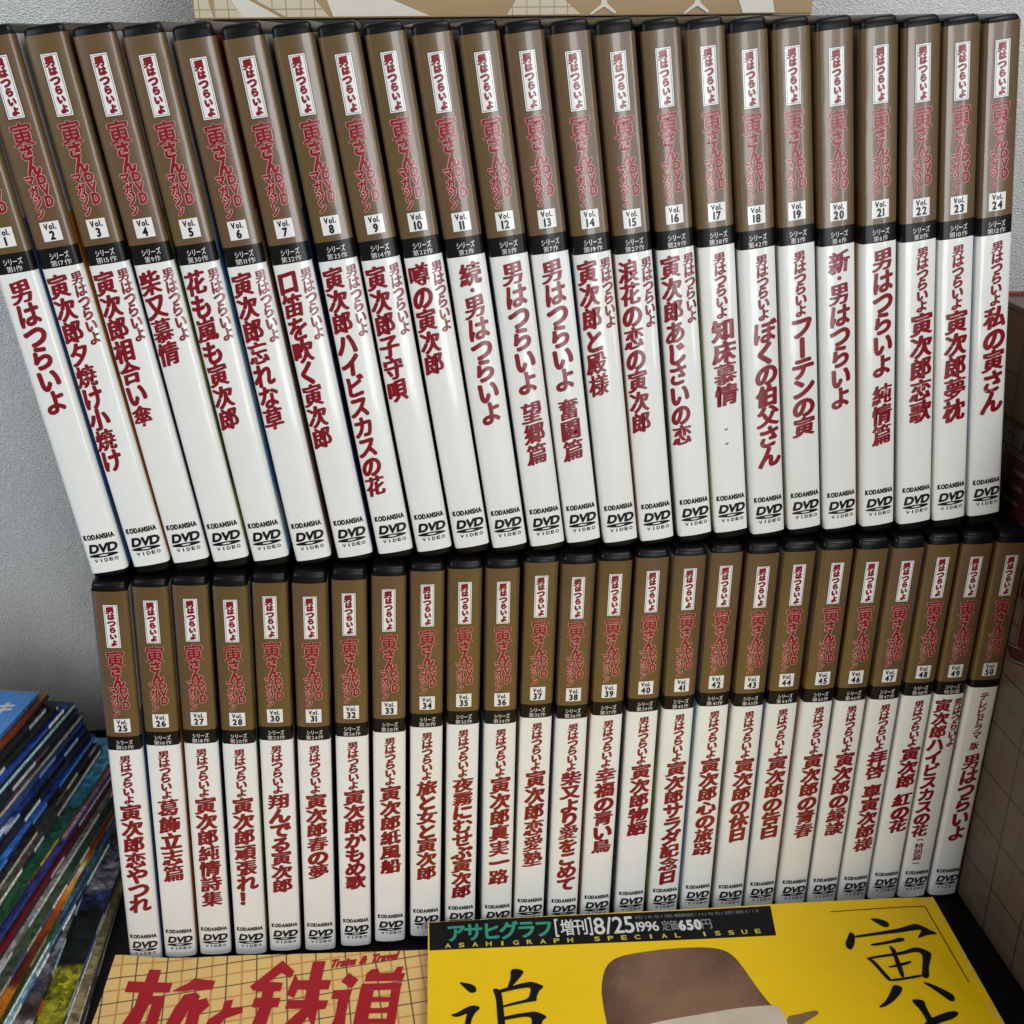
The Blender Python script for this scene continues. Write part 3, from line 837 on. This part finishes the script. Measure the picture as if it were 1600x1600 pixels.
txt = "ASAHIGRAPH SPECIAL ISSUE"
for i, c in enumerate(txt):
    if c != ' ':
        x = 8.6 + i * (144.5 - 9.5) / (len(txt) - 1)
        d.line(c, x - (.35 if c == 'I' else 1.15), x + (.35 if c == 'I' else 1.15), 13.2 + i * .05, 15.6 + i * .05, .12, 4, bold=.1)
k.build("title_strip", on_sheet(ycurl), [ink_black, teal, ivory, greyi, yel_i], ycov, refine=4.0, smooth=False, flip=True)
for key in ('tora', 'oi'):
    k = Ink()
    for pl in YELLOW_PRINT[key]:
        k.poly(pl, .20, 0, 2)
    if key == 'oi':
        a1, b1 = np.array([p for pl in YELLOW_PRINT['oi'] for p in pl]).min(0)
        k.poly([(a1 - 2, 78), (a1 + 6, 72), (a1 + 10, 74), (a1 + 18, 79), (a1 + 28, 80), (a1 + 38, 79), (a1 + 40, 81), (a1 + 34, 84.5), (a1 + 22, 85), (a1 + 10, 82), (a1 + 4, 81)], .20, 0, 2)
        k.poly([(a1 + 5, 66), (a1 + 9.5, 66), (a1 + 9, 74), (a1 + 5.5, 75)], .21, 0, 1)
        k.poly([(a1 + 22, 66), (a1 + 26, 66), (a1 + 44, 64), (a1 + 44, 67), (a1 + 26, 69.5), (a1 + 22.5, 70)], .22, 0)
    k.build("brush_lettering", on_sheet(ycurl), [ink_black], ycov, smooth=False, refine=4.0)
k = Ink()
for i in range(16):
    p = lambda t, o: (178.7 + (222.3 - 178.7) * t, 6.6 - .9 * t + o)
    k.poly([p(i / 16, -.2), p((i + 1) / 16, -.2), p((i + 1) / 16, .2), p(i / 16, .2)], .22, 0)
    p = lambda t, o: (222.1 + .9 * t + o, 5.9 + 43.3 * t)
    k.poly([p(i / 16, -.2), p(i / 16, .2), p((i + 1) / 16, .2), p((i + 1) / 16, -.2)], .22, 0)
k.build("corner_line", on_sheet(ycurl), [ink_black], ycov, smooth=False)
def felt_mat(name, c0, c1, scale, centre=None, reach=.05):
    """photograph of felt or cloth as printed on the cover"""
    m, nt, b = new_mat(name)
    co = obj_coords(nt)
    n = node(nt, 'ShaderNodeTexNoise', Scale=scale, Detail=5.0)
    nt.links.new(co, n.inputs['Vector'])
    g = node(nt, 'ShaderNodeTexNoise', Scale=900.0, Detail=2.0)
    nt.links.new(co, g.inputs['Vector'])
    a = node(nt, 'ShaderNodeMath', operation='MULTIPLY_ADD')
    a.inputs[1].default_value = .35
    nt.links.new(g.outputs['Fac'], a.inputs[0])
    nt.links.new(n.outputs['Fac'], a.inputs[2])
    out = a.outputs[0]
    if centre:
        d = node(nt, 'ShaderNodeVectorMath', operation='DISTANCE')
        nt.links.new(co, d.inputs[0])
        d.inputs[1].default_value = centre
        q = node(nt, 'ShaderNodeMath', operation='MULTIPLY_ADD')
        q.inputs[1].default_value = -.62 / reach
        q.inputs[2].default_value = .30
        nt.links.new(d.outputs['Value'], q.inputs[0])
        w = node(nt, 'ShaderNodeMath', operation='ADD')
        nt.links.new(out, w.inputs[0])
        nt.links.new(q.outputs[0], w.inputs[1])
        out = w.outputs[0]
    r = node(nt, 'ShaderNodeValToRGB')
    r.color_ramp.elements[0].position, r.color_ramp.elements[0].color = .42, (*c0, 1)
    r.color_ramp.elements[1].position, r.color_ramp.elements[1].color = .88, (*c1, 1)
    nt.links.new(out, r.inputs['Fac'])
    nt.links.new(r.outputs['Color'], b.inputs['Base Color'])
    b.inputs['Roughness'].default_value = .38
    b.inputs['Specular IOR Level'].default_value = .3
    return m
k = Ink()
k.poly([(58, 86), (64, 78), (78, 70), (100, 66), (125, 66), (143, 66), (150, 68), (146, 74), (130, 81), (105, 87), (80, 91), (60, 91)], .15, 2, 1)
k.poly(YELLOW_PRINT['hat_crown'][0], .14, 0, 2)
k.poly(YELLOW_PRINT['hat_brim'][0], .16, 2, 1)
k.poly(YELLOW_PRINT['hat_band'][0], .18, 1, 1)
k.build("hat_picture", on_sheet(ycurl), [felt_mat("brown_felt_print", lin('#4A342B'), lin('#86654E'), 30, (.108, -.046, 0), .05), felt_mat("cream_ribbon_print", lin('#B9AB93'), lin('#CFC3AE'), 60), felt_mat("tan_brim_print", lin('#6B5238'), lin('#8F7250'), 80)], ycov, refine=4.0, smooth=False)
# scuffs where the yellow ink has worn off the fore edge
k = Ink()
rr = random.Random(3)
for i in range(46):
    b_ = rr.uniform(1, 110)
    a0 = 227.6 - rr.random() ** 2 * 2.6
    k.poly([(a0, b_), (a0 + rr.uniform(.2, .6), b_ + rr.uniform(.1, .5)), (a0 + rr.uniform(0, .5), b_ + rr.uniform(.6, 2.6)), (a0 - rr.uniform(0, .4), b_ + rr.uniform(.3, 1.2))], .12, 0)
for i in range(26):
    a0 = rr.uniform(2, 226)
    k.poly([(a0, .1), (a0 + rr.uniform(.4, 2.2), .12), (a0 + rr.uniform(.2, 1.4), rr.uniform(.3, .7))], .13, 0)
for i in range(9):
    a0, b_ = 226.8 - rr.random() * 6, rr.random() * 2.4 + .2
    k.poly([(a0, b_), (a0 + rr.uniform(.4, 1.2), b_ + rr.uniform(-.1, .3)), (a0 + rr.uniform(.2, .8), b_ + rr.uniform(.3, .9))], .13, 0)
k.build("worn_edges", on_sheet(ycurl), [flat_mat("bare_paper", (.58, .55, .46), .6)], ycov, smooth=False)

# travel magazine
tr = thing("magazine", "tan checked magazine with slanted red lettering, lying partly under the yellow magazine", "magazine", matrix=mag_matrix((-24.14, -2.24, -187.0), (1, -.0814)))
def tcurl(a, b_):
    return 2.6 * math.exp(-(a / 16) ** 2 - (b_ / 16) ** 2) - .5 * math.exp(-((a - 26) / 18) ** 2 - (b_ / 14) ** 2) + .12 * math.sin(a / 21 + b_ / 17)
sheet("page_block", 208, 285, lambda a, b_: tcurl(a + 1, b_ + .5) - .3, DARKPAGES, tr, 5.5)
tcov = sheet("cover", 210, 287, tcurl, checked_mat("tan_checked_cover", lin('#DFB872'), lin('#4A3C2E'), lin('#BC8440'), .0126, .00065, .0009, (0, 1), rot=math.radians(-9.5), rough=.3, off=(.0035, .0), vary=.04), tr, .22, 60, 50)
k = Ink()
for i, pl in enumerate(TRAVEL_PRINT['title']):
    # the strokes run on to the foot of the letters
    da, db = (-5.5, 19) if i < 7 else ((-2.5, 15) if i == 7 else ((-1.1, 14) if i in (10, 11) else (0, 0)))
    k.poly([(a + da, b_ + db) if b_ > 38.4 else (a, b_) for a, b_ in pl], .20, 0)
d = Down(k)
d.line("Trains & Travel", 93.2, 121.6, 4.4, 8.6, .20, 0, bold=.34, shear=.25)
k.v = [np.column_stack([v[:, 0], v[:, 1] - (.13 * (v[:, 0] - 93) if (len(v) and v[:, 1].max() < 11 and v[:, 0].min() > 92 and v[:, 0].max() < 125 and i >= len(TRAVEL_PRINT['title'])) else 0), v[:, 2]]) for i, v in enumerate(k.v)]
# outlines and words are wound differently: flip the words
nt_ = len(TRAVEL_PRINT['title'])
k.t = [t if i < nt_ else np.array(t) for i, t in enumerate(k.t)]
k.build("red_lettering", on_sheet(tcurl), [gloss_paper("crimson_ink", (.36, .004, .014), .4, .06, .05)], tcov, refine=4.0, smooth=False)

# ---------------------------------------------------------------- fanned pile of thin magazines on the left
def strip_print(name, stops, seed, detail=.5, coarse=.05, scale=160):
    """a cover photograph seen as a strip: tones along its length, broken up by picture detail"""
    m, nt, b = new_mat(name)
    co = obj_coords(nt)
    sep = node(nt, 'ShaderNodeSeparateXYZ')
    nt.links.new(co, sep.inputs[0])
    off = node(nt, 'ShaderNodeVectorMath', operation='ADD')
    off.inputs[1].default_value = (seed * .37, seed * .11, 0)
    nt.links.new(co, off.inputs[0])
    n = node(nt, 'ShaderNodeTexNoise', Scale=60.0, Detail=4.0)
    nt.links.new(off.outputs[0], n.inputs['Vector'])
    y = node(nt, 'ShaderNodeMath', operation='MULTIPLY')
    y.inputs[1].default_value = -1 / .28
    nt.links.new(sep.outputs['Y'], y.inputs[0])
    c = node(nt, 'ShaderNodeMath', operation='MULTIPLY_ADD')
    c.inputs[1].default_value = coarse * 2
    c.inputs[2].default_value = -coarse
    nt.links.new(n.outputs['Fac'], c.inputs[0])
    a = node(nt, 'ShaderNodeMath', operation='ADD')
    nt.links.new(y.outputs[0], a.inputs[0])
    nt.links.new(c.outputs[0], a.inputs[1])
    r = node(nt, 'ShaderNodeValToRGB')
    els = r.color_ramp.elements
    while len(els) < len(stops):
        els.new(.5)
    for e, (p, h) in zip(els, stops):
        e.position = p
        e.color = (*[min(.9, 1.45 * c) for c in lin(h)], 1)
    nt.links.new(a.outputs[0], r.inputs['Fac'])
    n2 = node(nt, 'ShaderNodeTexNoise', Scale=scale * 1.6, Detail=8.0, Roughness=.75)
    nt.links.new(off.outputs[0], n2.inputs['Vector'])
    k2 = node(nt, 'ShaderNodeMapRange')
    k2.inputs['From Min'].default_value, k2.inputs['From Max'].default_value = .36, .64
    k2.inputs['To Min'].default_value, k2.inputs['To Max'].default_value = 1 - detail, 1 + detail
    nt.links.new(n2.outputs['Fac'], k2.inputs['Value'])
    vo = node(nt, 'ShaderNodeTexVoronoi', Scale=330.0)
    nt.links.new(off.outputs[0], vo.inputs['Vector'])
    vs = node(nt, 'ShaderNodeSeparateColor')
    nt.links.new(vo.outputs['Color'], vs.inputs[0])
    vr = node(nt, 'ShaderNodeMapRange')
    vr.inputs['To Min'].default_value, vr.inputs['To Max'].default_value = 1 - detail * .8, 1 + detail * .9
    nt.links.new(vs.outputs[0], vr.inputs['Value'])
    k3 = node(nt, 'ShaderNodeMath', operation='MULTIPLY')
    nt.links.new(k2.outputs[0], k3.inputs[0])
    nt.links.new(vr.outputs[0], k3.inputs[1])
    mul = node(nt, 'ShaderNodeMix', data_type='RGBA', blend_type='MULTIPLY')
    mul.inputs['Factor'].default_value = 1
    nt.links.new(r.outputs['Color'], mul.inputs['A'])
    nt.links.new(k3.outputs[0], mul.inputs['B'])
    nt.links.new(mul.outputs['Result'], b.inputs['Base Color'])
    b.inputs['Roughness'].default_value = .42
    b.inputs['Specular IOR Level'].default_value = .25
    return m

def spine_print(name, cols, seed, freq=70):
    m, nt, b = new_mat(name)
    co = obj_coords(nt)
    sep = node(nt, 'ShaderNodeSeparateXYZ')
    nt.links.new(co, sep.inputs[0])
    ml = node(nt, 'ShaderNodeMath', operation='MULTIPLY_ADD')
    ml.inputs[1].default_value = freq
    ml.inputs[2].default_value = seed * 3.1
    nt.links.new(sep.outputs['Y'], ml.inputs[0])
    v = node(nt, 'ShaderNodeTexVoronoi', voronoi_dimensions='1D', Scale=1.0)
    nt.links.new(ml.outputs[0], v.inputs['W'])
    s2 = node(nt, 'ShaderNodeSeparateColor')
    nt.links.new(v.outputs['Color'], s2.inputs[0])
    r = node(nt, 'ShaderNodeValToRGB')
    r.color_ramp.interpolation = 'CONSTANT'
    els = r.color_ramp.elements
    while len(els) < len(cols):
        els.new(.5)
    for i, (e, h) in enumerate(zip(els, cols)):
        e.position = i / len(cols)
        e.color = (*[min(.9, 1.3 * c) for c in lin(h)], 1)
    nt.links.new(s2.outputs[0], r.inputs['Fac'])
    n2 = node(nt, 'ShaderNodeTexNoise', Scale=600.0, Detail=4.0, Roughness=.7)
    nt.links.new(co, n2.inputs['Vector'])
    k2a = node(nt, 'ShaderNodeMapRange')
    k2a.inputs['From Min'].default_value, k2a.inputs['From Max'].default_value = .32, .68
    k2a.inputs['To Min'].default_value, k2a.inputs['To Max'].default_value = .25, 1.5
    nt.links.new(n2.outputs['Fac'], k2a.inputs['Value'])
    # lowest part painted dark as the shadowed gap between magazines; pale leaf line midway
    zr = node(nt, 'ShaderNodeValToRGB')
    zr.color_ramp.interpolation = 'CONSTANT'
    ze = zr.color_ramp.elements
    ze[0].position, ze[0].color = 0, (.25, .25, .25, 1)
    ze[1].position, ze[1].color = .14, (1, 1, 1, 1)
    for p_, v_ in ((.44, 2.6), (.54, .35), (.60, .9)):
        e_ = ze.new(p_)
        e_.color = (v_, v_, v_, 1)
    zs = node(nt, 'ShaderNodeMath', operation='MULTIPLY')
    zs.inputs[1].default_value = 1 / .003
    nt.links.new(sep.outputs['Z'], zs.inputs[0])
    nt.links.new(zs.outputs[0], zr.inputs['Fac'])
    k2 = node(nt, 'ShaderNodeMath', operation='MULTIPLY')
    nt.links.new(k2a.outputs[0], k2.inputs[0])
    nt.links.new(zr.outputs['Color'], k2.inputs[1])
    mul = node(nt, 'ShaderNodeMix', data_type='RGBA', blend_type='MULTIPLY')
    mul.inputs['Factor'].default_value = 1
    nt.links.new(r.outputs['Color'], mul.inputs['A'])
    nt.links.new(k2.outputs[0], mul.inputs['B'])
    nt.links.new(mul.outputs['Result'], b.inputs['Base Color'])
    b.inputs['Roughness'].default_value = .45
    return m

# x of the right edge at y = 20, fan angle, far corner; bottom to top
PX = [(0, -32.0, 0.0, 90), (2, -34.2, 2.1, 95), (3, -35.0, 3.0, 85), (4, -45.0, 1.5, 95), (5, -46.4, 8.9, 100), (7, -47.0, 8.7, 108), (8, -50.7, 10.0, 110), (10, -55.4, 10.6, 112), (12, -55.9, 11.3, 114), (13, -56.5, 11.1, 118), (14, -62.5, 9.6, 108), (17, -69.7, 11.6, 106), (22, -78.9, 13.6, 108), (25, -82.9, 12.8, 98), (27, -86.6, 13.1, 97)]
def interp(i, c):
    for p, q in zip(PX, PX[1:]):
        if p[0] <= i <= q[0]:
            return p[c] + (q[c] - p[c]) * (i - p[0]) / (q[0] - p[0])
PILE = [
    ("with grey page edges, lowest of the fanned pile", [(0, '#2E2A26'), (1, '#3A3632')], ['#7A7C7C', '#8A8C8C', '#3A3C3E']),
    ("with a khaki cover edge, second lowest of the fanned pile", [(0, '#5E533C'), (.5, '#7B6C4A'), (1, '#6B5E42')], ['#8A7A58', '#C9C2AE', '#7A6A48']),
    ("with white ruled page edges above the khaki one in the pile", [(0, '#8C8C88'), (.4, '#B4B2AA'), (1, '#9A988F')], ['#B8B6B0', '#A5A4A0', '#8A8A8A', '#4A4A48']),
    ("showing a grey mountain over a dark wood and a yellow tree", [(0, '#1A2348'), (.09, '#5E5E68'), (.17, '#7A7884'), (.195, '#2C3262'), (.235, '#0D1010'), (.345, '#0B0E0A'), (.36, '#6E6A10'), (.6, '#55520C')], ['#7E8890', '#6A3A30', '#2A2C30', '#30407A']),
    ("with a grey lake and snowy bank cover beside the yellow tree one", [(0, '#7A2018'), (.20, '#6A1A14'), (.26, '#3C3A38'), (.33, '#5C5C66'), (.45, '#2C201A'), (.50, '#8C8880'), (.7, '#77736A')], ['#1C1A1A', '#6F9AA8', '#88A4AC', '#A02820', '#1A1A20']),
    ("with a white and blue spine right of the orange sunset one", [(0, '#2A3A60'), (.3, '#4A6E96'), (.6, '#6A98A8')], ['#D8D8CC', '#D8D8CC', '#CFCFC4', '#2C2620', '#4E6A90']),
    ("with green leaves on its cover directly under the orange sunset one", [(0, '#2A3A58'), (.3, '#3A5A88'), (.36, '#24402A'), (.6, '#2A4A30')], ['#20302A', '#3A5A3A', '#C0C0B8', '#26402C']),
    ("with a glowing orange sunset cover in the fanned pile", [(0, '#3A1408'), (.20, '#8A3A08'), (.235, '#E8C040'), (.25, '#F4E8A8'), (.275, '#D08A10'), (.32, '#9A4A0A'), (.40, '#5A2206'), (.475, '#4A1C08'), (.49, '#9A5A10'), (.7, '#8A4A0C')], ['#2C2A18', '#4A3A20', '#1E1C12', '#6A6A50']),
    ("with a dark green and white mottled spine left of the orange sunset one", [(0, '#1A2A20'), (.4, '#30402C'), (1, '#5A5A50')], ['#B0A8A4', '#4A3A38', '#8A8480', '#2A2A28', '#3A4A70']),
    ("with pale grey and pink marks along its spine beside the red one", [(0, '#5A5A5A'), (.5, '#8A8484'), (1, '#7A7272')], ['#9AA0A4', '#B0A8A4', '#707880', '#5A4A4A']),
    ("with a plain crimson cover strip in the fanned pile", [(0, '#5E0A1A'), (.3, '#74101E'), (1, '#6A0E1C')], ['#1A1416', '#24181A', '#8A8A88']),
    ("with a black spine marked in white left of the crimson one", [(0, '#141416'), (1, '#1C1A20')], ['#16161A', '#1E1C22', '#8E8E92', '#121214']),
    ("with a cover strip fading from pink to violet", [(0, '#8A5A60'), (.17, '#9A6A70'), (.24, '#A87A84'), (.255, '#2A2A66'), (.6, '#22265A')], ['#2E2E6A', '#26285E']),
    ("with blue sky over a deep green hillside on its wide cover strip", [(0, '#4A86A8'), (.12, '#2E6A8A'), (.185, '#1C4A62'), (.2, '#123A34'), (.4, '#0F3A24'), (1, '#14402A')], ['#4A3A10', '#8A7A14', '#1A3A2A', '#20402C']),
    ("with a black and grey rocky cover left of the blue and green one", [(0, '#1A1A1C'), (.3, '#3A3836'), (1, '#4A4844')], ['#9A9A96', '#2A2826', '#B8B4A4', '#5A584E', '#1E1E1E']),
    ("with a dark brown cover and pale spine in the middle of the pile", [(0, '#1C1A18'), (1, '#2A2620')], ['#8A8678', '#9A9686', '#2A2A2A', '#48463C']),
    ("with a vivid blue cover strip above the dark brown one", [(0, '#0E1C58'), (.2, '#1A3A88'), (.45, '#3A78B8'), (1, '#2A5A9A')], ['#14182A', '#3A6AA8', '#1A2A58']),
    ("with black pictures and white marks under the navy covers", [(0, '#101218'), (1, '#26303A')], ['#0E1014', '#16181E', '#A8B0B4', '#20283A']),
    ("with a navy cover and white streak in the fanned pile", [(0, '#101C48'), (.25, '#1C3272'), (.3, '#B0B8C0'), (.38, '#2A4A80'), (1, '#2A4A80')], ['#101830', '#1A2A5A', '#8A94A8']),
    ("with a mid blue cover strip and thin pale spine", [(0, '#1A2E66'), (.3, '#26488A'), (1, '#3A609A')], ['#6A7A98', '#1C2A4C', '#24386A']),
    ("with a greyish tan spine between the blue and dark covers", [(0, '#2A2836'), (1, '#3A3640')], ['#8A8070', '#948A78', '#7A7060']),
    ("with a dark plum cover left of the tan spine", [(0, '#14121C'), (.3, '#1A1830'), (1, '#2A2438')], ['#1A1624', '#A8A8A8', '#201C2A', '#4A3A3A']),
    ("with a pale aqua spine line in the upper part of the pile", [(0, '#16202C'), (1, '#203038')], ['#8EB0B0', '#86A8AA', '#9ABABA']),
    ("with a bright blue cover and white block near the top of the pile", [(0, '#14245A'), (.2, '#22469A'), (.27, '#20408A'), (.30, '#C8CCD0'), (1, '#C0C4C8')], ['#2A4A90', '#203A80', '#C8C8C8']),
    ("with a dark green and black cover near the top of the pile", [(0, '#0C0C10'), (.2, '#24301C'), (.33, '#3A4A1C'), (.4, '#101410'), (1, '#101010')], ['#101012', '#18181A', '#B0B0AC']),
    ("with a charcoal cover, third from the top of the pile", [(0, '#24262E'), (.3, '#1E2030'), (1, '#22243A')], ['#0E0E12', '#16161C', '#9AA0A0', '#121218']),
    ("with a rusty orange cover just under the light blue one", [(0, '#8A6A3A'), (.05, '#6A3010'), (.2, '#8A3A10'), (1, '#A04A18')], ['#4A1E0A', '#381608', '#5A2A10']),
    ("with a light blue cover and white lettering on top of the pile", [(0, '#3E6EA8'), (.3, '#4A7EBE'), (1, '#5A8ECE')], ['#22406A', '#2E5080', '#D0D4D8']),
]
T_MAG = 3.0
for i, (desc, stops, cols) in enumerate(PILE):
    x20, yaw, yfar = interp(i, 1), interp(i, 2) + random.uniform(-.25, .25), interp(i, 3) + random.uniform(-4, 4)
    ca = math.radians(yaw)
    far = Vector((x20 + (yfar - 20) * math.tan(ca) + random.uniform(-.8, .8), yfar, -194.2 + T_MAG * i + .05))
    ang = -ca
    mw = Matrix.Translation(far * MM) @ Matrix.Rotation(ang, 4, 'Z')
    root = thing("magazine", "thin magazine " + desc, "magazine", "magazines in the fanned pile", mw)
    hh = T_MAG - .12
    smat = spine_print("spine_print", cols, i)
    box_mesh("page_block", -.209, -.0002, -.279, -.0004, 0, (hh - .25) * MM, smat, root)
    dt = {3: .8, 4: .75, 13: .65, 10: .15, 27: .08, 7: .25, 26: .25, 19: .2}.get(i, .5)
    cv = box_mesh("cover", -.2096, .0, -.2796, .0, (hh - .24) * MM, hh * MM, strip_print("cover_print", stops, i, dt), root)
    if i == 27:
        k = Ink()
        for ch, cx, cy, s in (("キ", -9.8, -15.0, 9.5), ("ハ", -10.5, -26.5, 9.5), ("山", -22, -16, 9.5)):
            k.glyph(ch, cx, cy, s, s * 1.1, .06, 0, .45, 8, shear=.2)
        k.build("cover_lettering", lambda v: np.column_stack([v[:, 0], v[:, 1], v[:, 2] + hh]), [ivory], cv, smooth=False)
